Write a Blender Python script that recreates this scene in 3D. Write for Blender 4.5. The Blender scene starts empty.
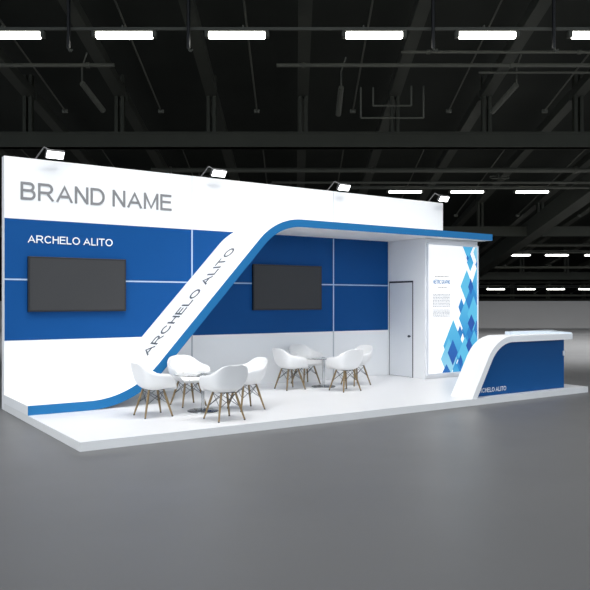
import bpy, bmesh, math, random
from mathutils import Vector, Matrix
random.seed(7)
sc = bpy.context.scene
C = sc.collection
YAW = math.radians(34.157)
EYE = 1.69
F = 719.2

# ---------------------------------------------------------------- camera, world, light
cam_d = bpy.data.cameras.new('camera'); cam = bpy.data.objects.new('camera', cam_d); C.objects.link(cam)
cam.location = (0, 0, EYE); cam.rotation_euler = (math.pi / 2, 0, -YAW)
cam_d.sensor_width = 36.0; cam_d.lens = F / 590 * 36.0; cam_d.shift_y = 7 / 590
cam_d.clip_start = 0.1; cam_d.clip_end = 400
sc.camera = cam

world = bpy.data.worlds.new('world'); sc.world = world; world.use_nodes = True
bg = world.node_tree.nodes['Background']; bg.inputs[0].default_value = (0.78, 0.88, 1.0, 1); bg.inputs[1].default_value = 1.48

def area(name, loc, target, sx, sy, power, col=(1, 1, 1), spread=180):
    d = bpy.data.lights.new(name, 'AREA'); d.shape = 'RECTANGLE'; d.size = sx; d.size_y = sy
    d.energy = power; d.color = col; d.spread = math.radians(spread)
    o = bpy.data.objects.new(name, d); C.objects.link(o); o.location = loc
    o.rotation_euler = (Vector(target) - Vector(loc)).to_track_quat('-Z', 'Y').to_euler()
    return o
area('added_booth_wash', (6.8, 7.4, 9.4), (6.8, 11.6, 1.6), 15, 1.4, 120, (1.0, 0.995, 0.985), 80)  # added wash light that brightens the wall face from above
area('hall_light_bank', (6.0, 6.8, 12.0), (6.4, 7.6, 0), 16, 3.5, 690, (1.0, 0.995, 0.98), 120)
area('added_front_fill', (-2.0, -3.0, 8.0), (6.5, 10.0, 1.0), 8, 4, 10, (0.93, 0.96, 1), 120)  # added front fill for the areas under the canopy
area('added_left_fill', (-5.5, 3.5, 9.5), (3.6, 9.6, 0.5), 4, 4, 85, (1, 1, 1), 55)  # added fill from the left for platform side and ribbon slope
area('added_foreground_fill', (3.2, 1.5, 11.0), (3.2, 2.2, 0), 16, 6, 115, (1, 1, 1), 65)  # added downlight that lifts the foreground floor
area('added_aisle_fill', (6.0, -6.0, 9.5), (26.0, 34.0, 0.0), 12, 5, 40, (1, 1, 1), 70)  # added light aimed at the far hall floor
def added_spot(name, u, d, z, power, tilt=0.0, angle=135):
    l = bpy.data.lights.new(name, 'SPOT'); l.energy = power; l.spot_size = math.radians(angle); l.spot_blend = 1.0; l.shadow_soft_size = 0.0
    o = bpy.data.objects.new(name, l); C.objects.link(o)
    c, s = math.cos(-YAW), math.sin(-YAW); o.location = (u * c - d * s, u * s + d * c, z)
    o.rotation_euler = (math.radians(tilt), 0, -YAW)
for hd, hz, hp, ht in ((21, 6.2, 3300, 28), (26.5, 6.0, 2300, 20), (32, 5.6, 1150, 12), (38, 4.6, 520, 8)):  # unseen spots without fittings, added to brighten far floor and grey wall
    for hu in ((8.5, 14.5, 20.5, 26.5, -14.0) if hd < 30 else (8.0, 14.0, 20.0, 26.0, 32.0, -17.0)):
        added_spot('added_hall_spot', hu, hd, hz, hp, ht)

sc.view_settings.view_transform = 'Standard'; sc.view_settings.look = 'None'
sc.view_settings.exposure = 0.0; sc.view_settings.gamma = 1.0; sc.view_settings.use_curve_mapping = False

# ---------------------------------------------------------------- materials
def lin(c):
    c = c / 255.0
    return c / 12.92 if c <= 0.04045 else ((c + 0.055) / 1.055) ** 2.4
def srgb(r, g, b): return (lin(r), lin(g), lin(b), 1)

def mat(name, col, rough=0.5, metal=0.0, spec=0.5, var=0.0, scale=4.0, rvar=0.0, bump=0.0, emit=None, estr=0.0, trans=0.0, stretch=(1, 1, 1)):
    m = bpy.data.materials.new(name); m.use_nodes = True
    nt = m.node_tree; b = nt.nodes['Principled BSDF']
    b.inputs['Base Color'].default_value = col; b.inputs['Roughness'].default_value = rough
    b.inputs['Metallic'].default_value = metal; b.inputs['Specular IOR Level'].default_value = spec
    b.inputs['Transmission Weight'].default_value = trans
    if emit: b.inputs['Emission Color'].default_value = emit; b.inputs['Emission Strength'].default_value = estr
    tc = nt.nodes.new('ShaderNodeTexCoord'); mp = nt.nodes.new('ShaderNodeMapping'); mp.inputs['Scale'].default_value = stretch
    nz = nt.nodes.new('ShaderNodeTexNoise'); nz.inputs['Scale'].default_value = scale; nz.inputs['Detail'].default_value = 5
    nt.links.new(tc.outputs['Object'], mp.inputs[0]); nt.links.new(mp.outputs[0], nz.inputs['Vector'])
    if var:
        mx = nt.nodes.new('ShaderNodeMix'); mx.data_type = 'RGBA'
        mx.inputs[6].default_value = tuple(c * (1 - var) for c in col[:3]) + (1,)
        mx.inputs[7].default_value = tuple(min(1, c * (1 + var)) for c in col[:3]) + (1,)
        nt.links.new(nz.outputs['Fac'], mx.inputs[0]); nt.links.new(mx.outputs[2], b.inputs['Base Color'])
    if rvar:
        mr = nt.nodes.new('ShaderNodeMapRange'); mr.inputs[1].default_value = 0.3; mr.inputs[2].default_value = 0.7
        mr.inputs[3].default_value = rough - rvar; mr.inputs[4].default_value = rough + rvar
        nt.links.new(nz.outputs['Fac'], mr.inputs[0]); nt.links.new(mr.outputs[0], b.inputs['Roughness'])
    if bump:
        bp = nt.nodes.new('ShaderNodeBump'); bp.inputs['Strength'].default_value = bump; bp.inputs['Distance'].default_value = 0.01
        nt.links.new(nz.outputs['Fac'], bp.inputs['Height']); nt.links.new(bp.outputs[0], b.inputs['Normal'])
    return m

M = {}
M['floor'] = mat('polished_concrete', (0.135, 0.136, 0.139, 1), 0.43, var=0.07, scale=0.35, rvar=0.06, spec=0.35)
M['back_grey'] = mat('grey_hall_wall', (0.26, 0.253, 0.247, 1), 0.9, spec=0.1, var=0.05, scale=0.6)
M['black'] = mat('black_hall_wall', (0.006, 0.006, 0.006, 1), 0.9, var=0.1, spec=0.1)
M['roof'] = mat('dark_roof_sheet', (0.027, 0.029, 0.024, 1), 0.8, var=0.25, scale=0.5, spec=0.2)
M['steel'] = mat('dark_painted_steel', (0.029, 0.030, 0.020, 1), 0.6, var=0.2, scale=1.2, spec=0.3)
M['lit_steel'] = mat('lit_greenish_steel', (0.048, 0.050, 0.040, 1), 0.6, var=0.15, scale=1.0, spec=0.3)  # greenish steel lightened in colour, standing in for light on girder and rafters
M['pipe'] = mat('dark_pipe', (0.080, 0.080, 0.064, 1), 0.5, var=0.15, scale=2, spec=0.3)
M['tube'] = mat('lit_tube', (1, 1, 1, 1), 0.4, emit=(1.0, 1.0, 0.93, 1), estr=9.0)
M['deck'] = mat('white_platform_deck', (0.74, 0.745, 0.76, 1), 0.36, var=0.015, scale=3, spec=0.4)
M['edge'] = mat('white_platform_edge', (0.80, 0.80, 0.79, 1), 0.55, var=0.02, scale=3)
M['wall'] = mat('white_wall_panel', (0.89, 0.895, 0.90, 1), 0.55, var=0.015, scale=2, spec=0.35)
M['blue'] = mat('blue_wall_print', (0.0045, 0.069, 0.245, 1), 0.5, var=0.04, scale=1.5, spec=0.12)
M['navy'] = mat('blue_counter_print', (0.004, 0.084, 0.275, 1), 0.45, var=0.04, scale=1.5, spec=0.15)
M['fascia'] = mat('bright_blue_fascia', (0.016, 0.165, 0.40, 1), 0.45, var=0.03, scale=2, spec=0.2)
M['joint'] = mat('pale_joint_strip', (0.40, 0.52, 0.70, 1), 0.5, var=0.02)
M['joint_grey'] = mat('light_grey_joint_and_print', (0.50, 0.52, 0.55, 1), 0.6, var=0.02)  # plain light grey of the wall joints and poster small print
M['letter_grey'] = mat('grey_lettering', (0.22, 0.22, 0.225, 1), 0.5, var=0.03)
M['letter_dark'] = mat('dark_grey_lettering', (0.06, 0.07, 0.08, 1), 0.5, var=0.03)
M['letter_white'] = mat('white_lettering', (0.86, 0.88, 0.9, 1), 0.5, var=0.01)
M['bezel'] = mat('black_plastic', (0.006, 0.006, 0.007, 1), 0.35, var=0.1)
M['screen'] = mat('dark_screen', (0.040, 0.040, 0.041, 1), 0.4, var=0.03, scale=1.0, spec=0.3)
M['shell'] = mat('white_moulded_plastic', (0.84, 0.835, 0.83, 1), 0.32, var=0.012, scale=6)
M['wood'] = mat('natural_wood', (0.24, 0.165, 0.075, 1), 0.45, var=0.35, scale=18, stretch=(1, 1, 0.12))
M['wire'] = mat('dark_metal_wire', (0.05, 0.06, 0.08, 1), 0.35, metal=0.7, var=0.1)
M['rubber'] = mat('dark_rubber', (0.02, 0.02, 0.02, 1), 0.7, var=0.1)
M['chrome'] = mat('chrome', (0.55, 0.56, 0.57, 1), 0.16, metal=1.0, var=0.04, scale=8)
M['dark_chrome'] = mat('brushed_base_metal', (0.22, 0.23, 0.24, 1), 0.22, metal=1.0, var=0.12, scale=8)
M['glass'] = mat('clear_glass', (0.97, 1.0, 0.99, 1), 0.02, trans=1.0, var=0.005)
M['glass_edge'] = mat('green_glass_edge', (0.25, 0.38, 0.38, 1), 0.1, trans=0.5, var=0.05)
M['door'] = mat('pale_grey_door', (0.74, 0.76, 0.79, 1), 0.5, var=0.015)
M['gap'] = mat('black_door_gap', (0.02, 0.022, 0.03, 1), 0.7, var=0.1)
M['flood_body'] = mat('grey_lamp_housing', (0.12, 0.12, 0.12, 1), 0.45, var=0.1)
M['flood_face'] = mat('lit_lamp_face', (1, 1, 1, 1), 0.4, emit=(1, 1, 1, 1), estr=5.0)
M['lightbox'] = mat('backlit_white_print', (0.5, 0.5, 0.5, 1), 0.5, emit=(1, 1, 1, 1), estr=0.72, var=0.01)
M['frame'] = mat('white_aluminium_frame', (0.78, 0.80, 0.84, 1), 0.4, var=0.02)
M['shelf'] = mat('frosted_shelf', (0.72, 0.80, 0.88, 1), 0.25, var=0.02)
M['title_blue'] = mat('poster_title_ink', (0.03, 0.22, 0.50, 1), 0.5, var=0.02)
def art_mat():
    m = bpy.data.materials.new('backlit_blue_print'); m.use_nodes = True
    nt = m.node_tree; b = nt.nodes['Principled BSDF']
    a = nt.nodes.new('ShaderNodeAttribute'); a.attribute_name = 'ink'
    b.inputs['Base Color'].default_value = (0.04, 0.04, 0.05, 1); b.inputs['Specular IOR Level'].default_value = 0.1; nt.links.new(a.outputs['Color'], b.inputs['Emission Color'])
    b.inputs['Emission Strength'].default_value = 0.95; b.inputs['Roughness'].default_value = 0.5
    return m
M['art'] = art_mat()

# ---------------------------------------------------------------- helpers
def link(name, bm, m, parent=None, smooth=False, loc=None, kind=None):
    me = bpy.data.meshes.new(name); bm.normal_update(); bm.to_mesh(me); bm.free()
    ms = m if isinstance(m, (list, tuple)) else [m]
    for x in ms: me.materials.append(M[x])
    if smooth:
        for p in me.polygons: p.use_smooth = True
    o = bpy.data.objects.new(name, me); C.objects.link(o)
    if parent: o.parent = parent
    if loc: o.location = loc
    if kind: o['kind'] = kind
    return o
def thing(name, label, cat, loc=(0, 0, 0), group=None, rz=0.0):
    o = bpy.data.objects.new(name, None); o.empty_display_size = 0.1; C.objects.link(o)
    o.location = loc; o.rotation_euler = (0, 0, rz); return tag(o, label, cat, group)
def tag(o, label, cat, group=None):
    o['label'] = label; o['category'] = cat
    if group: o['group'] = group
    return o
def quadbox(bm, c8, mi=0):
    v = [bm.verts.new(c) for c in c8]
    fs = []
    for q in ((0, 3, 2, 1), (4, 5, 6, 7), (0, 1, 5, 4), (1, 2, 6, 5), (2, 3, 7, 6), (3, 0, 4, 7)):
        f = bm.faces.new([v[i] for i in q]); f.material_index = mi; fs.append(f)
    return fs
def box(bm, x0, x1, y0, y1, z0, z1, mi=0, bev=0.0):
    fs = quadbox(bm, [(x0, y0, z0), (x1, y0, z0), (x1, y1, z0), (x0, y1, z0), (x0, y0, z1), (x1, y0, z1), (x1, y1, z1), (x0, y1, z1)], mi)
    if bev:
        es = list({e for f in fs for e in f.edges})
        bmesh.ops.bevel(bm, geom=es, offset=bev, segments=2, profile=0.5, affect='EDGES')
    return bm
def nb(): return bmesh.new()
def boxo(name, b, m, parent=None, bev=0.0, **k): return link(name, box(nb(), *b, bev=bev), m, parent, **k)
def tube(bm, a, b, r0, r1=None, seg=10, caps=True):
    a = Vector(a); b = Vector(b); r1 = r0 if r1 is None else r1
    d = (b - a).normalized(); q = d.to_track_quat('Z', 'Y')
    r = []
    for p, rr in ((a, r0), (b, r1)):
        r.append([bm.verts.new(p + q @ Vector((rr * math.cos(2 * math.pi * i / seg), rr * math.sin(2 * math.pi * i / seg), 0))) for i in range(seg)])
    for i in range(seg):
        j = (i + 1) % seg; bm.faces.new([r[0][i], r[0][j], r[1][j], r[1][i]])
    if caps: bm.faces.new(r[0][::-1]); bm.faces.new(r[1])
    return bm
def lathe(bm, prof, seg=40, cx=0, cy=0):
    rings = []
    for r, z in prof:
        if r < 1e-5: rings.append([bm.verts.new((cx, cy, z))])
        else: rings.append([bm.verts.new((cx + r * math.cos(2 * math.pi * i / seg), cy + r * math.sin(2 * math.pi * i / seg), z)) for i in range(seg)])
    for a, b in zip(rings, rings[1:]):
        for i in range(seg):
            j = (i + 1) % seg
            if len(a) == 1: bm.faces.new([a[0], b[j], b[i]][::-1])
            elif len(b) == 1: bm.faces.new([a[i], a[j], b[0]])
            else: bm.faces.new([a[i], a[j], b[j], b[i]])
    return bm
def arc_path(pts, radii, n=14):
    """polyline with filleted interior corners"""
    out = [Vector(pts[0])]
    for i in range(1, len(pts) - 1):
        p = Vector(pts[i]); a = (Vector(pts[i - 1]) - p).normalized(); b = (Vector(pts[i + 1]) - p).normalized()
        ang = a.angle(b); R = radii[i - 1]; t = R / math.tan(ang / 2)
        c = p + (a + b).normalized() * (R / math.sin(ang / 2))
        s = p + a * t; e = p + b * t
        v0 = s - c; v1 = e - c; th = v0.angle(v1); sg = 1 if v0.x * v1.y - v0.y * v1.x > 0 else -1
        for k in range(n + 1):
            w = sg * th * k / n
            out.append(c + Vector((v0.x * math.cos(w) - v0.y * math.sin(w), v0.x * math.sin(w) + v0.y * math.cos(w))))
    out.append(Vector(pts[-1])); return out
def offset_path(path, d):
    out = []
    for i, p in enumerate(path):
        a = path[max(0, i - 1)]; b = path[min(len(path) - 1, i + 1)]
        if i == 0: b = path[1]
        t1 = (p - a).normalized() if (p - a).length > 1e-9 else (b - p).normalized()
        t2 = (b - p).normalized() if (b - p).length > 1e-9 else t1
        n = Vector((t1.y + t2.y, -(t1.x + t2.x))).normalized()
        cosh = max(0.3, n.dot(Vector((t2.y, -t2.x))))
        out.append(p + n * d / cosh)
    return out
def ribbon(bm, up, lo, y0, y1):
    rows = []
    for u, l in zip(up, lo):
        rows.append([bm.verts.new((u.x, y0, u.y)), bm.verts.new((u.x, y1, u.y)), bm.verts.new((l.x, y1, l.y)), bm.verts.new((l.x, y0, l.y))])
    for a, b in zip(rows, rows[1:]):
        for i in range(4):
            j = (i + 1) % 4; bm.faces.new([a[i], a[j], b[j], b[i]][::-1])
    bm.faces.new(rows[0]); bm.faces.new(rows[-1][::-1])
    bmesh.ops.recalc_face_normals(bm, faces=bm.faces)
    return bm
def _arc(cx, cy, rx, ry, a0, a1, n=14):
    return [(cx + rx * math.cos(math.radians(a0 + (a1 - a0) * i / n)), cy + ry * math.sin(math.radians(a0 + (a1 - a0) * i / n))) for i in range(n + 1)]
def glyphs(k):
    """sans capitals as strokes in a box one unit high; h is half the stem"""
    h = k / 2; lo_, hi, mid = h, 1 - h, 0.53
    def bowl(w, y0, y1, x0=h): r = (y1 - y0) / 2; rx = min(r, w - h - x0) ; return [(x0, y0), (w - h - rx, y0)] + _arc(w - h - rx, (y0 + y1) / 2, rx, r, -90, 90)[1:-1] + [(w - h - rx, y1), (x0, y1)]
    return {
        'A': (0.93, [[(h * 0.55, 0), (0.465, hi), (0.93 - h * 0.55, 0)], [(0.2, 0.33), (0.73, 0.33)]]),
        'B': (0.82, [[(h, 0), (h, 1)], bowl(0.82, lo_, mid), bowl(0.76, mid, hi)]),
        'R': (0.90, [[(h, 0), (h, 1)], bowl(0.84, mid - 0.06, hi), [(0.50, mid - 0.06), (0.90 - h * 0.7, 0)]]),
        'N': (0.80, [[(h, 0), (h, 1)], [(h, 1 - h * 0.6), (0.80 - h, h * 0.6)], [(0.80 - h, 0), (0.80 - h, 1)]]),
        'D': (0.86, [[(h, 0), (h, 1)], [(h, lo_), (0.40, lo_)] + _arc(0.40, 0.5, 0.46 - h, 0.5 - h, -90, 90)[1:-1] + [(0.40, hi), (h, hi)]]),
        'M': (0.96, [[(h, 0), (h, 1)], [(h, 1 - h * 0.6), (0.48, h * 0.5), (0.96 - h, 1 - h * 0.6)], [(0.96 - h, 0), (0.96 - h, 1)]]),
        'E': (0.76, [[(h, 0), (h, 1)], [(h, lo_), (0.76, lo_)], [(h, mid), (0.71, mid)], [(h, hi), (0.745, hi)]]),
        'C': (0.92, [_arc(0.48, 0.5, 0.48 - h, 0.5 - h, 38, 322, 26)]),
        'G': (0.98, [_arc(0.49, 0.5, 0.49 - h, 0.5 - h, 40, 315, 26) + [(0.98 - h, 0.2), (0.98 - h, 0.46), (0.56, 0.46)]]),
        'H': (0.79, [[(h, 0), (h, 1)], [(0.79 - h, 0), (0.79 - h, 1)], [(h, mid), (0.79 - h, mid)]]),
        'P': (0.83, [[(h, 0), (h, 1)], bowl(0.83, mid - 0.09, hi)]),
        'L': (0.64, [[(h, 0), (h, 1)], [(h, lo_), (0.64, lo_)]]),
        'O': (1.0, [_arc(0.5, 0.5, 0.5 - h, 0.5 - h, 0, 360, 36)]),
        'I': (k, [[(h, 0), (h, 1)]]),
        'T': (0.80, [[(0.40, 0), (0.40, 1)], [(0, hi), (0.80, hi)]]),
        ' ': (0.22, [])}
def text(name, string, m, width, height, matrix, parent=None, k=0.14, depth=0.003, gap=0.13):
    """lettering mesh, lower-left at the matrix origin, in its local XY plane"""
    G = glyphs(k); bm = bmesh.new(); x = 0; out = []
    for ch in string:
        w_, strokes = G[ch]
        for st in strokes: out.append([(px_ + x, py_) for px_, py_ in st])
        x += w_ + gap
    total = x - gap; sx = width / total; lift = 0
    for st in out:
        closed = len(st) > 3 and abs(st[0][0] - st[-1][0]) < 1e-6 and abs(st[0][1] - st[-1][1]) < 1e-6
        if closed: st = st[:-1]
        n = len(st); L_, R_2 = [], []
        for i, p in enumerate(st):
            a = st[i - 1] if (i or closed) else p; b = st[(i + 1) % n] if (i < n - 1 or closed) else p
            p_, a_, b_ = Vector(p), Vector(a), Vector(b)
            t1 = (p_ - a_).normalized() if (p_ - a_).length > 1e-9 else (b_ - p_).normalized()
            t2 = (b_ - p_).normalized() if (b_ - p_).length > 1e-9 else t1
            nn = Vector((-(t1.y + t2.y), t1.x + t2.x)).normalized(); cc_ = max(0.45, nn.dot(Vector((-t2.y, t2.x))))
            L_.append(p_ + nn * (k / 2 / cc_)); R_2.append(p_ - nn * (k / 2 / cc_))
        z0, z1 = -depth, depth + lift; lift += depth * 0.002
        def V(q, z): return bm.verts.new(matrix @ Vector((q.x * sx, min(1.0, max(0.0, q.y)) * height, z)))
        tl = [V(q, z1) for q in L_]; tr = [V(q, z1) for q in R_2]; bl = [V(q, z0) for q in L_]; br = [V(q, z0) for q in R_2]
        for i in range(n if closed else n - 1):
            j = (i + 1) % n
            bm.faces.new([tr[i], tr[j], tl[j], tl[i]]); bm.faces.new([tl[i], tl[j], bl[j], bl[i]]); bm.faces.new([br[i], br[j], tr[j], tr[i]])
        if not closed:
            bm.faces.new([tl[0], bl[0], br[0], tr[0]]); bm.faces.new([tr[-1], br[-1], bl[-1], tl[-1]])
    return link(name, bm, m, parent)
def front_matrix(x, y, z):      # text facing -Y
    return Matrix(((1, 0, 0, x), (0, 0, -1, y), (0, 1, 0, z), (0, 0, 0, 1)))

# ================================================================ HALL (turned by YAW against the booth)
def hall(o): o.rotation_euler = (0, 0, -YAW); return o
SL = 0.142                                         # roof falls towards the back of the hall
def rz_(A, d): return EYE + A - SL * d             # height on a roof-parallel plane

hall(boxo('floor', (-60, 70, -25, 76, -0.2, 0.0), 'floor', kind='structure'))
hall(boxo('wall_back', (-60, 70, 75.0, 75.4, 0.0, 4.6), 'black', kind='structure'))
bm = nb(); box(bm, -60, 70, 46.0, 46.15, 0.0, 1.752, bev=0.01)
hall(link('trim_1', bm, 'back_grey', kind='structure'))
bm = nb()
for d0, d1 in ((-12, 76),):
    quadbox(bm, [(-60, d0, rz_(12.7, d0)), (70, d0, rz_(12.7, d0)), (70, d1, rz_(12.7, d1)), (-60, d1, rz_(12.7, d1)),
                 (-60, d0, rz_(12.9, d0)), (70, d0, rz_(12.9, d0)), (70, d1, rz_(12.9, d1)), (-60, d1, rz_(12.9, d1))])
hall(link('ceiling', bm, 'roof', kind='structure'))

def hthing(name, label, cat, u, d, z, group=None):
    c, s = math.cos(-YAW), math.sin(-YAW)
    o = thing(name, label, cat, (u * c - d * s, u * s + d * c, z), group, rz=-YAW); return o
def slopebox(bm, u0, u1, d0, d1, A0, A1, o=(0, 0, 0)):
    """box following the roof slope between depths d0 and d1"""
    ou, od, oz = o
    P = lambda u, d, A: (u - ou, d - od, rz_(A, d) - oz)
    quadbox(bm, [P(u0, d0, A0), P(u1, d0, A0), P(u1, d1, A0), P(u0, d1, A0), P(u0, d0, A1), P(u1, d0, A1), P(u1, d1, A1), P(u0, d1, A1)])
    return bm

ORD = ['first', 'second', 'third', 'fourth', 'fifth', 'sixth', 'seventh', 'eighth']
BAY = 14.1
truss_names = ['nearest dark steel roof truss crossing the whole hall above the booth wall',
               'second dark steel roof truss, just above the right end of the canopy',
               'third dark steel roof truss, between the two low rows of lights at the right',
               'furthest dark steel roof truss, just above the grey wall at the right']
for k in range(4):
    g = 26.7 + BAY * k
    if k == 3: g = 68.5
    o = (0, g, rz_(9.5, g))
    t = hthing('roof_truss', truss_names[k], 'roof truss', *o, group='steel trusses under the hall roof')
    u0, u1 = (-16.5, 17.5) if k == 0 else ((-27, 32) if k == 1 else (4, 44))
    bm = nb(); box(bm, u0, u1, -0.2, 0.2, 0, 0.56, bev=0.02)
    box(bm, u0, u1, -0.24, 0.24, 0, 0.05); box(bm, u0, u1, -0.24, 0.24, 0.51, 0.56)
    link('girder', bm, 'steel', t)
    if k == 0: us = [0.3 + 3.4 * i for i in range(-4, 6)]
    elif k == 1: us = [0.3 + 3.4 * i for i in range(-4, 7)]
    else: us = [0.3 + 3.4 * i for i in range(3, 9 + k * 2)]
    for u in us:
        bm = nb(); box(bm, u - 0.17, u - 0.05, -0.12, 0.12, 0.56, 2.7); box(bm, u + 0.05, u + 0.17, -0.12, 0.12, 0.56, 2.7)
        link('strut', bm, 'steel', t)
        bm = nb(); slopebox(bm, u - 0.2, u + 0.2, g - BAY + 0.3 if k else g - 13, g + 0.1, 11.4, 11.75, o)
        link('rafter', bm, 'lit_steel', t)
        ur = u - 1.65
        bm = nb(); da, db = (g - 10.5, g - 1.2)
        tube(bm, (ur, da - g, rz_(10.75, da) - o[2]), (ur, db - g, rz_(10.4, db) - o[2]), 0.028, seg=6)
        tr = link('tie_rod', bm, 'pipe', t)
        bm = nb(); box(bm, ur - 0.10, ur + 0.10, db - g - 0.05, db - g + 0.05, rz_(10.4, db) - o[2] - 0.08, rz_(10.4, db) - o[2] + 0.05, bev=0.02)
        link('rod_end', bm, 'pipe', tr)

# the deep girder running away from us at the right
bm = nb(); slopebox(bm, -0.35, 0.35, 27.2, 66.0, 9.45, 10.35, (0, 0, 0)); 
o = link('long_girder', bm, 'lit_steel'); c, s = math.cos(-YAW), math.sin(-YAW)
o.location = (13.45 * c, 13.45 * s, 0); o.rotation_euler = (0, 0, -YAW)
tag(o, 'long dark girder running diagonally down into the distance at the right edge', 'girder')

# tube lights and rails
RAILS = [(19.1, -12, 13), (33.2, 2.0, 12.9), (47.3, 13.9, 24.5), (61.3, 15.5, 31.0)]
LAMPS = [(-7.50, -4.53, -1.54, 2.10, 5.10, 8.10), (5.08, 7.94, 10.94), (14.7, 17.2, 19.8), (17.1, 19.7, 22.2, 24.9)]
row_words = ['of the top, nearest row', 'of the second row, beside the white wall top',
             'of the third row, right of the canopy', 'of the lowest row above the grey wall']
proto_lamp = None
for r, us in enumerate(LAMPS):
    d = RAILS[r][0]; zz = rz_(9.8, d)
    n = len(us)
    for i, u in enumerate(us):
        place = 'leftmost' if i == 0 else ('rightmost' if i == n - 1 else ORD[i] + ' from the left')
        lab = '%s white tube light %s' % (place, row_words[r])
        if proto_lamp is None:
            t = hthing('tube_light', lab, 'ceiling light', u, d, zz, 'tube lights under the hall roof')
            L = 0.755
            bm = nb(); box(bm, -L, L, -0.07, 0.07, -0.09, 0.075, bev=0.03); link('tube', bm, 'tube', t)
            bm = nb(); box(bm, -L - 0.08, L + 0.08, -0.11, 0.11, 0.075, 0.12, bev=0.01)
            box(bm, -L - 0.1, -L, -0.09, 0.09, -0.07, 0.1, bev=0.01); box(bm, L, L + 0.1, -0.09, 0.09, -0.07, 0.1, bev=0.01)
            link('housing', bm, 'pipe', t)
            proto_lamp = t
        else:
            t = proto_lamp.copy(); C.objects.link(t)
            t.location = (u * c - d * s, u * s + d * c, zz); t['label'] = lab; t.scale = (1, 1, 1 if r == 0 else 0.6)
            for ch in proto_lamp.children:
                cc = ch.copy(); C.objects.link(cc); cc.parent = t
rail_words = ['nearest twin rail carrying the top row of tube lights', 'second twin rail carrying the tube lights beside the wall corner',
              'third twin rail carrying the tube lights right of the canopy', 'furthest twin rail carrying the lowest tube lights']
for r, (d, u0, u1) in enumerate(RAILS):
    bm = nb(); a = rz_(9.8, d)
    box(bm, u0, u1, -0.03, 0.03, 0.125, 0.20); box(bm, u0, u1, 0.35, 0.41, 0.27, 0.33)
    for i in range(int((u1 - u0) / 3.2)):
        x = u0 + 1.0 + 3.2 * i; box(bm, x, x + 0.04, -0.02, 0.40, 0.20, 0.26)
    o = link('light_rail', bm, 'pipe'); o.location = (-d * s, d * c, a); o.rotation_euler = (0, 0, -YAW)
    tag(o, rail_words[r], 'rail', 'rails carrying the tube lights')
# vertical droppers with hooks
for i, u in enumerate((-5.95, -2.80, 3.63, 6.80)):
    d = 18.9
    t = hthing('dropper_rod', '%s dark hanging rod with a hook between the top tube lights' % ('leftmost', 'second from left', 'third from left', 'rightmost')[i],
               'rod', u, d, rz_(9.35, d), 'hanging rods between the tube lights')
    bm = nb(); tube(bm, (0, 0, 0), (0, 0, 3.3), 0.05, seg=6); link('rod', bm, 'bezel', t)
    bm = nb(); tube(bm, (0, -0.02, 0.0), (0.05, -0.02, -0.09), 0.03, seg=6); tube(bm, (0.05, -0.02, -0.09), (0.11, -0.02, -0.03), 0.028, seg=6); link('hook', bm, 'pipe', t)
# cross pipes
PIPES = [(21.5, 10.13, -14, -5.4, 0.06, 'long dark pipe below the two leftmost tube lights'),
         (21.5, 10.13, -0.55, 13.5, 0.06, 'long dark pipe below the middle and right tube lights'),
         (21.0, 10.28, 3.1, 13.5, 0.045, 'thin dark pipe just under the right half of the top light row'),
         (21.9, 10.10, 5.6, 13.5, 0.035, 'thinnest dark pipe, lowest of those under the top right lights'),
         (30.0, 9.76, -6.0, 12.5, 0.10, 'thick dark pipe right behind the nearest girder'),
         (31.0, 9.55, -1.0, 12.9, 0.05, 'thin dark pipe between the nearest girder and the second light row'),
         (31.6, 9.50, 4.0, 12.9, 0.04, 'thin dark pipe just above the second light row'),
         (45.0, 9.95, 13.95, 25.0, 0.10, 'thick dark pipe above the third light row at the right'),
         (50.5, 9.6, 13.95, 26.0, 0.08, 'dark pipe just below the third light row at the right'),
         (58.5, 9.9, 15.0, 30.0, 0.09, 'dark pipe right above the lowest light row'),
         (64.5, 9.75, 16.0, 32.0, 0.09, 'dark pipe below the lowest light row, nearest the grey wall')]
for d, A, u0, u1, r, lab in PIPES:
    bm = nb(); tube(bm, (u0, 0, 0), (u1, 0, 0), r, seg=8)
    for x in (u0 + 0.8, (u0 + u1) / 2, u1 - 0.8): tube(bm, (x - 0.05, 0, 0), (x + 0.05, 0, 0), r * 1.5, seg=8)
    o = link('cross_pipe', bm, 'pipe'); o.location = (-d * s, d * c, rz_(A, d)); o.rotation_euler = (0, 0, -YAW)
    tag(o, lab, 'pipe', 'pipes across the hall roof')
# conduit loop near the centre
bm = nb()
for (a, b) in (((2.15, 10.35), (2.15, 9.35)), ((2.15, 9.35), (4.2, 9.35)), ((4.2, 9.35), (4.2, 10.4)), ((2.55, 10.35), (2.55, 9.75)), ((2.55, 9.75), (3.8, 9.75)), ((3.8, 9.75), (3.8, 10.4))):
    tube(bm, (a[0], 0, rz_(a[1], 23.5)), (b[0], 0, rz_(b[1], 23.5)), 0.03, seg=6)
o = link('conduit_loop', bm, 'pipe'); o.location = (-23.5 * s, 23.5 * c, 0); o.rotation_euler = (0, 0, -YAW)
tag(o, 'square loops of thin dark conduit hanging right of the centre rafter', 'conduit')
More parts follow.
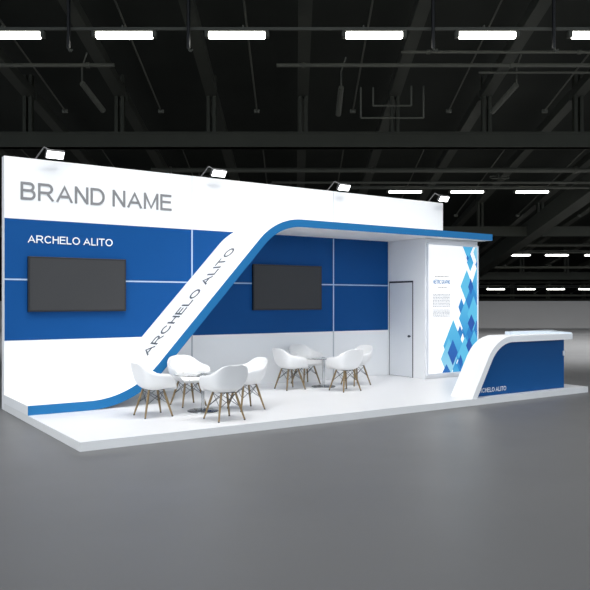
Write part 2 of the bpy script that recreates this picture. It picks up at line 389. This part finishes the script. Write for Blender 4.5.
# round pipe clamps behind the girder
for lab, u, d, A in (('pair of dark rings under the thick pipe, left, above the second floodlight', -4.0, 30.0, 9.46),
                     ('pair of dark rings under the thick pipe, at the right near the long girder', 8.5, 30.0, 9.46),):
    bm = nb()
    for dx in (-0.2, 0.25):
        pts = [Vector((dx + 0.18 * math.cos(i * math.pi / 6), 0.15 * math.sin(i * math.pi / 6), 0.08 * math.sin(i * math.pi / 6))) for i in range(13)]
        for a, b in zip(pts, pts[1:]): tube(bm, a, b, 0.025, seg=6)
    tube(bm, (0, 0, 0), (0, 0, 0.16), 0.02, seg=6)
    o = link('ring_bracket', bm, 'pipe'); o.location = (u * c - d * s, u * s + d * c, rz_(A, d)); o.rotation_euler = (0, 0, -YAW)
    tag(o, lab, 'bracket', 'ring brackets under the roof pipe')
# angled spot fittings under the rafters
for lab, u, d in (('dark tilted spotlight hanging on a curved cable at the upper left', -6.6, 22.3),
                  ('dark tilted spotlight hanging beside the centre rafter', 1.45, 22.6),
                  ('dark tilted spotlight hanging between rafters at the upper right', 6.9, 22.4)):
    t = hthing('track_spotlight', lab, 'spotlight', u, d, rz_(9.95, d), 'dark spotlights under the roof')
    bm = nb(); tube(bm, (0, 0, 0), (-0.02 if u < 3 and u > 0 else (0.35 if u < 0 else -0.45), 1.15, -0.55), 0.09, 0.09, seg=10); link('spot_body', bm, 'pipe', t)
    bm = nb(); tube(bm, (0, 0, 0.0), (0, 0, 0.5), 0.025, seg=6); tube(bm, (0, 0, 0.5), (0.15, 0, 0.95), 0.025, seg=6); link('cable', bm, 'pipe', t)

# ================================================================ BOOTH
X0, X1 = 2.545, 12.17
P = 0.106
YF, YW = 8.069, 11.836
# platform
t = thing('platform', 'low white platform that carries the whole exhibition booth', 'platform', (X0, YF, 0))
boxo('base_edge', (0, 12.11 - X0, 0, YW - YF, 0.0, P - 0.006), 'edge', t)
boxo('deck', (0, 12.11 - X0, 0, YW - YF, P - 0.006, P), 'deck', t)

# back wall
t = thing('back_wall', 'tall white booth wall with a wide blue band and big grey lettering', 'wall', (X0, YW, 0))
boxo('wall_body', (0, X1 - X0, 0.004, 0.164, 0.0, 3.976), 'wall', t, bev=0.004)
boxo('blue_band', (0.006, 10.48 - X0, 0.0, 0.006, 1.084, 3.004), 'blue', t)
for xs in (5.775, 8.991):
    for a, b, m in ((P + 0.002, 1.084, 'joint_grey'), (1.084, 3.004, 'joint'), (3.004, 3.975, 'wall')):
        if m == 'wall':
            boxo('joint_strip', (xs - X0 - 0.004, xs - X0 + 0.004, -0.0005, 0.01, a, b), 'joint_grey', t)
        else:
            boxo('joint_strip', (xs - X0 - 0.014, xs - X0 + 0.014, -0.002, 0.01, a, b), m, t)
boxo('joint_strip', (0.006, 10.48 - X0, -0.0015, 0.01, 2.034, 2.058), 'joint', t)
text('brand_lettering', 'BRAND NAME', 'letter_grey', 5.373 - 2.791, 0.283, front_matrix(2.791 - X0, -0.002, 3.313), t)
text('white_lettering', 'ARCHELO ALITO', 'letter_white', 4.289 - 2.901, 0.122, front_matrix(2.901 - X0, -0.006, 2.633), t)

# screens
def screen(x, lab):
    t = thing('wall_screen', lab, 'television', (x, YW - 0.002, 1.535), 'screens on the booth wall')
    w, h = 1.612, 0.88
    bm = nb(); box(bm, 0, w, -0.06, 0.0, 0, h, bev=0.006); 
    link('bezel', bm, 'bezel', t)
    boxo('display', (0.028, w - 0.028, -0.0625, -0.058, 0.028, h - 0.028), 'screen', t)
screen(2.893, 'black flat screen on the blue wall under the white lettering at the left')
screen(7.035, 'black flat screen on the shaded blue wall under the canopy')

# ribbon canopy
slope = (2.388 - 0.621) / (5.992 - 4.392)
xb = 4.392 - (0.621 - 0.241) / slope; xt = 4.392 + (3.138 - 0.621) / slope
up = arc_path([(X0, 0.241), (xb, 0.241), (xt, 3.138), (12.151, 3.138)], [1.45, 1.15], 18)
lo = offset_path(up, 0.134)
YR = 10.373
t = thing('ribbon_canopy', 'white ribbon that sweeps up from the platform and becomes the canopy roof', 'canopy', (0, 0, 0))
link('ribbon_body', ribbon(nb(), up, lo, YR + 0.005, YW), 'wall', t, smooth=False)
link('front_fascia', ribbon(nb(), up, lo, YR, YR + 0.005), 'fascia', t)
for n in ('ribbon_body', 'front_fascia'):
    me = bpy.data.objects[n].data
    for p in me.polygons: p.use_smooth = abs(p.normal.y) < 0.5 and len(p.vertices) == 4
    me.set_sharp_from_angle(angle=math.radians(20))
bpy.data.objects['front_fascia']['label'] = 'bright blue front edge'
# lettering along the slope (top of the letters towards the wall)
ex = Vector((1, 0, slope)).normalized(); nrm = Vector((-ex.z, 0, ex.x)); ey = Vector((0, 1, 0))
org = Vector((4.392, 10.99, 0.621)) + ex * 0.27 + nrm * 0.001
mx = Matrix(((ex.x, ey.x, nrm.x, org.x), (ex.y, ey.y, nrm.y, org.y), (ex.z, ey.z, nrm.z, org.z), (0, 0, 0, 1)))
text('ribbon_lettering', 'ARCHELO ALITO', 'letter_dark', 2.45, 0.27, mx, t, k=0.15, depth=0.003)

# storage room at the right with door
RX, RY, RT = 10.48, 10.73, 3.0
t = thing('storage_room', 'white storage cabin under the right end of the canopy', 'cabin', (RX, RY, P))
bm = nb(); box(bm, 0, 0.08, 0.05, 0.318, 0, RT - P - 0.001); box(bm, 0, 0.08, 1.072, YW - RY - 0.008, 0, RT - P - 0.001); box(bm, 0, 0.08, 0.318, 1.072, 2.03, RT - P - 0.001)
link('side_wall', bm, 'wall', t)
boxo('front_wall', (0.0, 12.05 - RX, -0.03, 0.05, 0, RT - P - 0.001), 'wall', t)
boxo('end_wall', (11.97 - RX, 12.05 - RX, 0.05, YW - RY - 0.008, 0, RT - P - 0.001), 'wall', t)
bm = nb(); box(bm, 0.005, 0.06, 0.318, 0.350, 0, 2.03); box(bm, 0.005, 0.06, 1.055, 1.072, 0, 2.03); box(bm, 0.005, 0.06, 0.318, 1.072, 1.995, 2.03); box(bm, 0.03, 0.06, 0.33, 1.06, 0, 2.02)
link('door_gap', bm, 'gap', t)
dr = boxo('door', (0.002, 0.04, 0.352, 1.052, 0.008, 1.993), 'door', t, bev=0.002)
bm = nb(); tube(bm, (0.002, 0.405, 0.865), (-0.035, 0.405, 0.865), 0.012, seg=12); tube(bm, (-0.035, 0.405, 0.865), (-0.06, 0.405, 0.865), 0.028, 0.022, seg=14)
link('door_knob', bm, 'wire', dr)

# lightbox poster
LY = RY - 0.03
t = thing('lightbox_poster', 'tall backlit white poster with blue diamonds on the cabin front', 'poster', (10.51, LY, 0.185))
w, h = 1.525, 2.715
bm = nb(); e = 0.028
for b in ((0, w, 0, e), (0, w, h - e, h), (0, e, e, h - e), (w - e, w, e, h - e)): box(bm, b[0], b[1], -0.045, 0, b[2], b[3])
link('poster_frame', bm, 'frame', t)
boxo('backlit_panel', (e, w - e, -0.035, 0, e, h - e), 'lightbox', t)
# printed diamonds: (cx, cz, half width, half height, colour top, colour bottom) in metres from the panel corner
LB = (90, 195, 236); MB_ = (32, 150, 216); DB = (14, 108, 190); NB = (8, 82, 172); PB = (165, 220, 242)
D = [  # x, z (centre), half w, half h, top ink, bottom ink
    (1.294, 0.898, 0.282, 0.650, MB_, DB),
    (1.169, 0.297, 0.280, 0.518, MB_, DB),
    (1.514, 1.330, 0.191, 0.655, MB_, DB),
    (1.483, 0.458, 0.254, 0.567, LB, MB_),
    (1.199, 2.704, 0.171, 0.302, MB_, LB),
    (1.270, 2.350, 0.103, 0.195, MB_, LB),
    (1.188, 2.444, 0.040, 0.065, DB, DB),
    (1.513, 2.576, 0.147, 0.306, PB, LB),
    (1.498, 1.898, 0.175, 0.415, LB, MB_),
    (1.475, 2.312, 0.051, 0.087, DB, MB_),
    (1.161, 1.839, 0.193, 0.356, LB, LB),
    (1.324, 1.527, 0.204, 0.369, MB_, DB),
    (1.285, 1.830, 0.082, 0.184, NB, DB),
    (0.997, 1.398, 0.092, 0.193, MB_, DB),
    (1.121, 1.160, 0.201, 0.388, LB, MB_),
    (1.371, 1.244, 0.189, 0.391, LB, LB),
    (1.301, 1.050, 0.113, 0.195, NB, NB),
    (1.466, 0.807, 0.143, 0.305, DB, MB_),
    (0.951, 0.841, 0.080, 0.171, DB, MB_),
    (0.750, 0.591, 0.296, 0.542, LB, MB_),
    (0.620, 0.321, 0.239, 0.434, LB, PB),
    (0.733, 0.443, 0.151, 0.276, DB, NB),
    (1.106, 0.386, 0.232, 0.388, LB, LB),
    (1.387, 0.570, 0.174, 0.326, LB, MB_),
    (1.229, 0.575, 0.094, 0.173, NB, NB),
    (0.951, 0.092, 0.153, 0.278, MB_, DB),
    (0.544, 0.039, 0.119, 0.169, DB, DB),
    (0.829, 0.034, 0.109, 0.192, MB_, LB),
    (0.966, 0.241, 0.067, 0.150, NB, DB),
]
bm = nb(); ink = bm.verts.layers.float_color.new('ink')
XL, XR, ZL, ZH = e + 0.002, w - e - 0.012, e + 0.002, h - e - 0.002
def clip(poly, ax, lim, keep_less):
    out = []
    for i, p in enumerate(poly):
        q = poly[(i + 1) % len(poly)]
        pi = (p[ax] <= lim) if keep_less else (p[ax] >= lim); qi = (q[ax] <= lim) if keep_less else (q[ax] >= lim)
        if pi: out.append(p)
        if pi != qi:
            tt = (lim - p[ax]) / (q[ax] - p[ax]); out.append(tuple(p[j] + (q[j] - p[j]) * tt for j in range(len(p))))
    return out
for i, (cx, cz, hw, hh, a, b) in enumerate(D):
    la = [lin(v) for v in a]; lb = [lin(v) for v in b]; lm = [(p + q) / 2 for p, q in zip(la, lb)]
    poly = [(cx, cz + hh, *la), (cx - hw, cz, *lm), (cx, cz - hh, *lb), (cx + hw, cz, *lm)]
    for ax, lim, kl in ((0, XL, False), (0, XR, True), (1, ZL, False), (1, ZH, True)):
        if poly: poly = clip(poly, ax, lim, kl)
    if len(poly) < 3: continue
    vs = []
    for p in poly:
        v = bm.verts.new((p[0], -0.0355 - 0.0003 * i, p[1])); v[ink] = (p[2], p[3], p[4], 1); vs.append(v)
    bm.faces.new(vs)
link('diamond_print', bm, 'art', t)
text('poster_title', 'METRIC GRAPHIC', 'title_blue', 0.50, 0.085, front_matrix(0.17, -0.037, 1.882), t, k=0.16, depth=0.001)
bm = nb()
def row(x0, x1, z, hgt):
    x = x0
    while x < x1:
        ww = random.uniform(0.02, 0.05); box(bm, x, min(x + ww, x1), -0.0365, -0.035, z, z + hgt); x += ww + 0.012
row(0.215, 0.625, 2.025, 0.016)
link('caption_line', bm, 'letter_grey', t)
bm = nb(); row(0.30, 0.57, 1.80, 0.014)
link('caption_line', bm, 'letter_grey', t)
bm = nb()
for i in range(9): row(0.155, 0.665, 1.655 - i * 0.031, 0.017)
for i in range(6): row(0.155, 0.665, 1.335 - i * 0.027, 0.015)
link('small_print', bm, 'joint_grey', t, kind='stuff')

# reception counter
K = 8.075 / 8.021
cs = (0.758 - 0.119) / ((9.309 - 8.926) * K)
cx0 = 8.926 * K - (0.119 - P) / cs; ctop = 1.108
cxt = cx0 + (ctop - P) / cs; cxr = 11.66
t = thing('reception_counter', 'blue reception counter with a white band bending over it at the right front', 'counter', (0, 0, 0))
up = arc_path([(cx0, P), (cxt, ctop), (cxr, ctop)], [0.72], 18)
lo = offset_path(up, 0.104)
# cut the foot flat on the deck
lo[0] = Vector((cx0 + 0.104 / math.sin(math.atan(cs)), P))
link('white_band', ribbon(nb(), up, lo, 8.085, 8.56), 'wall', t)
me = bpy.data.objects['white_band'].data
for p in me.polygons: p.use_smooth = abs(p.normal.y) < 0.5 and len(p.vertices) == 4
me.set_sharp_from_angle(angle=math.radians(20))
ins = offset_path(up, 0.102); ins[0] = Vector((lo[0].x - 0.001, P + 0.0005))
prof = [v for v in ins if v.x < 11.60] + [Vector((11.60, ins[-1].y)), Vector((11.60, P + 0.0005))]
bm = nb(); y0, y1 = 8.225, 8.52
a = [bm.verts.new((v.x, y0, v.y)) for v in prof]; b = [bm.verts.new((v.x, y1, v.y)) for v in prof]
bm.faces.new(a); bm.faces.new(b[::-1])
for i in range(len(a)): j = (i + 1) % len(a); bm.faces.new([a[j], a[i], b[i], b[j]])
bmesh.ops.recalc_face_normals(bm, faces=bm.faces)
link('counter_body', bm, 'navy', t)
text('counter_lettering', 'ARCHELO ALITO', 'letter_white', 0.74, 0.075, front_matrix(9.24, 8.223, 0.168), t, depth=0.002)
fp = [(10.35, 8.43, 0.056), (10.8, 8.40, 0.056), (11.2, 8.30, 0.045), (11.655, 8.10, 0.022), (11.655, 8.555, 0.056), (10.35, 8.555, 0.056)]
bm = nb(); lo_v = [bm.verts.new((x, y, ctop)) for x, y, z in fp]; hi_v = [bm.verts.new((x, y, ctop + z)) for x, y, z in fp]
bm.faces.new(lo_v[::-1]); bm.faces.new(hi_v)
for i in range(6): bm.faces.new([lo_v[i], lo_v[(i + 1) % 6], hi_v[(i + 1) % 6], hi_v[i]])
bmesh.ops.recalc_face_normals(bm, faces=bm.faces)
link('raised_shelf', bm, 'shelf', t)
bm = nb(); box(bm, 11.555, 11.595, 8.20, 8.225, 0.70, 0.79, bev=0.008); link('door_latch', bm, 'frame', t)

# ---------------------------------------------------------------- floodlights on the wall top
proto = None
words = ['leftmost small floodlight, on the wall top above the grey lettering', 'second small floodlight from the left, on the wall top',
         'third small floodlight from the left, on the wall top above the canopy', 'rightmost small floodlight, at the right end of the wall top']
for i, x in enumerate((3.25, 6.20, 9.10, 11.98)):
    if proto is None:
        t = thing('floodlight', words[i], 'floodlight', (x, YW + 0.08, 3.976), 'floodlights on the wall top')
        bm = nb(); tube(bm, (-0.22, 0, 0.0), (-0.10, -0.10, 0.20), 0.012, seg=8); tube(bm, (-0.10, -0.10, 0.20), (0.0, -0.22, 0.12), 0.012, seg=8)
        box(bm, -0.27, -0.17, -0.04, 0.04, 0.0, 0.012)
        link('bracket_arm', bm, 'flood_body', t)
        R_ = Matrix.Translation((0.03, -0.25, 0.07)) @ Matrix.Scale(0.84, 4) @ Matrix.Rotation(math.radians(38), 4, 'X')
        bm = nb(); box(bm, -0.17, 0.17, -0.02, 0.045, -0.085, 0.085, bev=0.008); bm.transform(R_)
        hs = link('lamp_housing', bm, 'flood_body', t)
        bm = nb(); box(bm, -0.158, 0.158, -0.024, -0.018, -0.073, 0.073); bm.transform(R_)
        link('lit_face', bm, 'flood_face', hs)
        proto = t
    else:
        t = proto.copy(); C.objects.link(t); t.location.x = x; t['label'] = words[i]
        for ch in proto.children:
            cc = ch.copy(); C.objects.link(cc); cc.parent = t
            for gch in ch.children:
                gg = gch.copy(); C.objects.link(gg); gg.parent = cc

# ---------------------------------------------------------------- chairs
def catmull(tab, t):
    n = len(tab); ks = [r[0] for r in tab]
    i = 0
    while i < n - 2 and t > ks[i + 1]: i += 1
    u = (t - ks[i]) / (ks[i + 1] - ks[i])
    p1, p2 = tab[i][1:], tab[i + 1][1:]; p0 = tab[i - 1][1:] if i else p1; p3 = tab[i + 2][1:] if i < n - 2 else p2
    return [0.5 * (2 * b + (c_ - a_) * u + (2 * a_ - 5 * b + 4 * c_ - d_) * u * u + (-a_ + 3 * b - 3 * c_ + d_) * u ** 3) for a_, b, c_, d_ in zip(p0, p1, p2, p3)]
CL = [(0, .285, .395), (.10, .255, .425), (.25, .16, .415), (.42, .03, .395), (.58, -.10, .405), (.70, -.185, .455), (.80, -.225, .545), (.90, -.262, .68), (1, -.30, .80)]
RM = [(0, .185, .285, .398), (.08, .235, .262, .450), (.16, .275, .225, .535), (.25, .300, .165, .612), (.36, .312, .08, .640), (.48, .312, -.02, .650), (.60, .300, -.11, .668),
      (.70, .278, -.18, .695), (.80, .240, -.235, .738), (.90, .180, -.275, .782), (1, .075, -.302, .805)]
def chair_shell():
    bm = nb(); NT, NV = 36, 24; g = []
    for i in range(NT + 1):
        t = i / NT; cy, cz = catmull(CL, t); rx, ry, rz = catmull(RM, t); r = []
        for j in range(-NV // 2, NV // 2 + 1):
            v = j / (NV // 2); a = abs(v) * math.pi / 2
            sx = math.sin(a) ** 0.92; wgt = (1 - math.cos(a)) ** 1.35
            x = rx * sx * (1 if v >= 0 else -1)
            r.append(bm.verts.new((x, cy + (ry - cy) * wgt, cz + (rz - cz) * wgt)))
        # small outward lip
        for side in (0, -1):
            pass
        g.append(r)
    for a, b in zip(g, g[1:]):
        for j in range(NV): bm.faces.new([a[j], a[j + 1], b[j + 1], b[j]])
    bmesh.ops.recalc_face_normals(bm, faces=bm.faces)
    res = bmesh.ops.solidify(bm, geom=bm.faces[:], thickness=0.009)
    return bm
def make_chair(lab, group):
    t = thing('armchair', lab, 'chair', (0, 0, P), group)
    bm = chair_shell(); bm.transform(Matrix.Rotation(-math.pi / 2, 4, 'Z'))
    link('seat_shell', bm, 'shell', t, smooth=True)
    tops = []
    for sx in (-1, 1):
        for sy in (-1, 1):
            a = Vector((0.115 * sx, 0.115 * sy, 0.395)); b = Vector((0.212 * sx, 0.212 * sy, 0.0))
            bm = nb(); m_ = a.lerp(b, 0.35); tube(bm, b + Vector((0, 0, 0.012)), m_, 0.0125, 0.0185, 12); tube(bm, m_, a, 0.0185, 0.015, 12)
            lg = link('leg', bm, 'wood', t, smooth=False)
            bm = nb(); tube(bm, b, b + Vector((0, 0, 0.014)), 0.014, 0.014, 12); link('foot_glide', bm, 'rubber', lg)
            tops.append((a, b))
    bm = nb()
    cn = [tops[0], tops[1], tops[3], tops[2]]
    for i in range(4):
        a0, b0 = cn[i]; a1, b1 = cn[(i + 1) % 4]
        tube(bm, a0.lerp(b0, 0.04), a1.lerp(b1, 0.52), 0.0045, seg=6); tube(bm, a1.lerp(b1, 0.04), a0.lerp(b0, 0.52), 0.0045, seg=6)
        tube(bm, a0, a1, 0.006, seg=6)
    for i in range(2): tube(bm, cn[i][0], cn[i + 2][0], 0.006, seg=6)
    link('wire_brace', bm, 'wire', t)
    return t
T1 = (4.762, 9.40); T2 = (8.012, 10.857)
spots = [  # centre, facing angle (deg, +x = 0)
    (3.99, 9.40, 0, 'white armchair seen from behind at the near table, leftmost of all chairs', 0),
    (4.84, 10.05, -88, 'white armchair on the far side of the near table, facing the viewer', 0),
    (4.66, 8.57, 92, 'frontmost white armchair, its back to the viewer, nearest the platform edge', 0),
    (5.38, 9.22, 180, 'white armchair on the right side of the near table, behind the front chair', 0),
    (7.27, 10.88, 0, 'white armchair on the left side of the far table under the canopy', 1),
    (8.00, 11.42, -88, 'white armchair between the far table and the back wall', 1),
    (7.96, 10.14, 92, 'white armchair with its back to the viewer in front of the far table', 1),
    (8.70, 10.75, 180, 'white armchair on the right side of the far table, nearest the door', 1)]
GR = ['white armchairs around the near glass table', 'white armchairs around the far glass table']
cp = None
for x, y, a, lab, gi in spots:
    if cp is None: t = cp = make_chair(lab, GR[gi])
    else:
        t = cp.copy(); C.objects.link(t)
        for ch in cp.children:
            cc = ch.copy(); C.objects.link(cc); cc.parent = t
            for gch in ch.children:
                gg = gch.copy(); C.objects.link(gg); gg.parent = cc
    t.location = (x, y, P); t.rotation_euler = (0, 0, math.radians(a)); t.scale = (0.94, 0.94, 0.94); t['label'] = lab; t['group'] = GR[gi]

# ---------------------------------------------------------------- glass tables
tp = None
for (x, y), lab in ((T1, 'round glass table on a chrome pole among the four near chairs'), (T2, 'round glass table on a chrome pole among the four far chairs')):
    if tp is None:
        tp = t = thing('glass_table', lab, 'table', (x, y, P), 'round glass tables')
        link('base_plate', lathe(nb(), [(0, 0), (0.225, 0), (0.228, 0.006), (0.215, 0.013), (0.06, 0.022), (0.03, 0.032), (0, 0.032)]), 'dark_chrome', t, smooth=True)
        link('pole', lathe(nb(), [(0, 0.03), (0.024, 0.03), (0.024, 0.515), (0.05, 0.52), (0.05, 0.533), (0, 0.533)], 24), 'chrome', t)
        link('glass_top', lathe(nb(), [(0, 0.534), (0.415, 0.534), (0.42, 0.538), (0.42, 0.541), (0.415, 0.545), (0, 0.545)], 64), 'glass', t)
        bm = nb(); tube(bm, (0, 0, 0.545), (0, 0, 0.551), 0.03, seg=24); link('centre_disc', bm, 'chrome', t)
    else:
        t = tp.copy(); C.objects.link(t); t.location = (x, y, P); t['label'] = lab
        for ch in tp.children:
            cc = ch.copy(); C.objects.link(cc); cc.parent = t
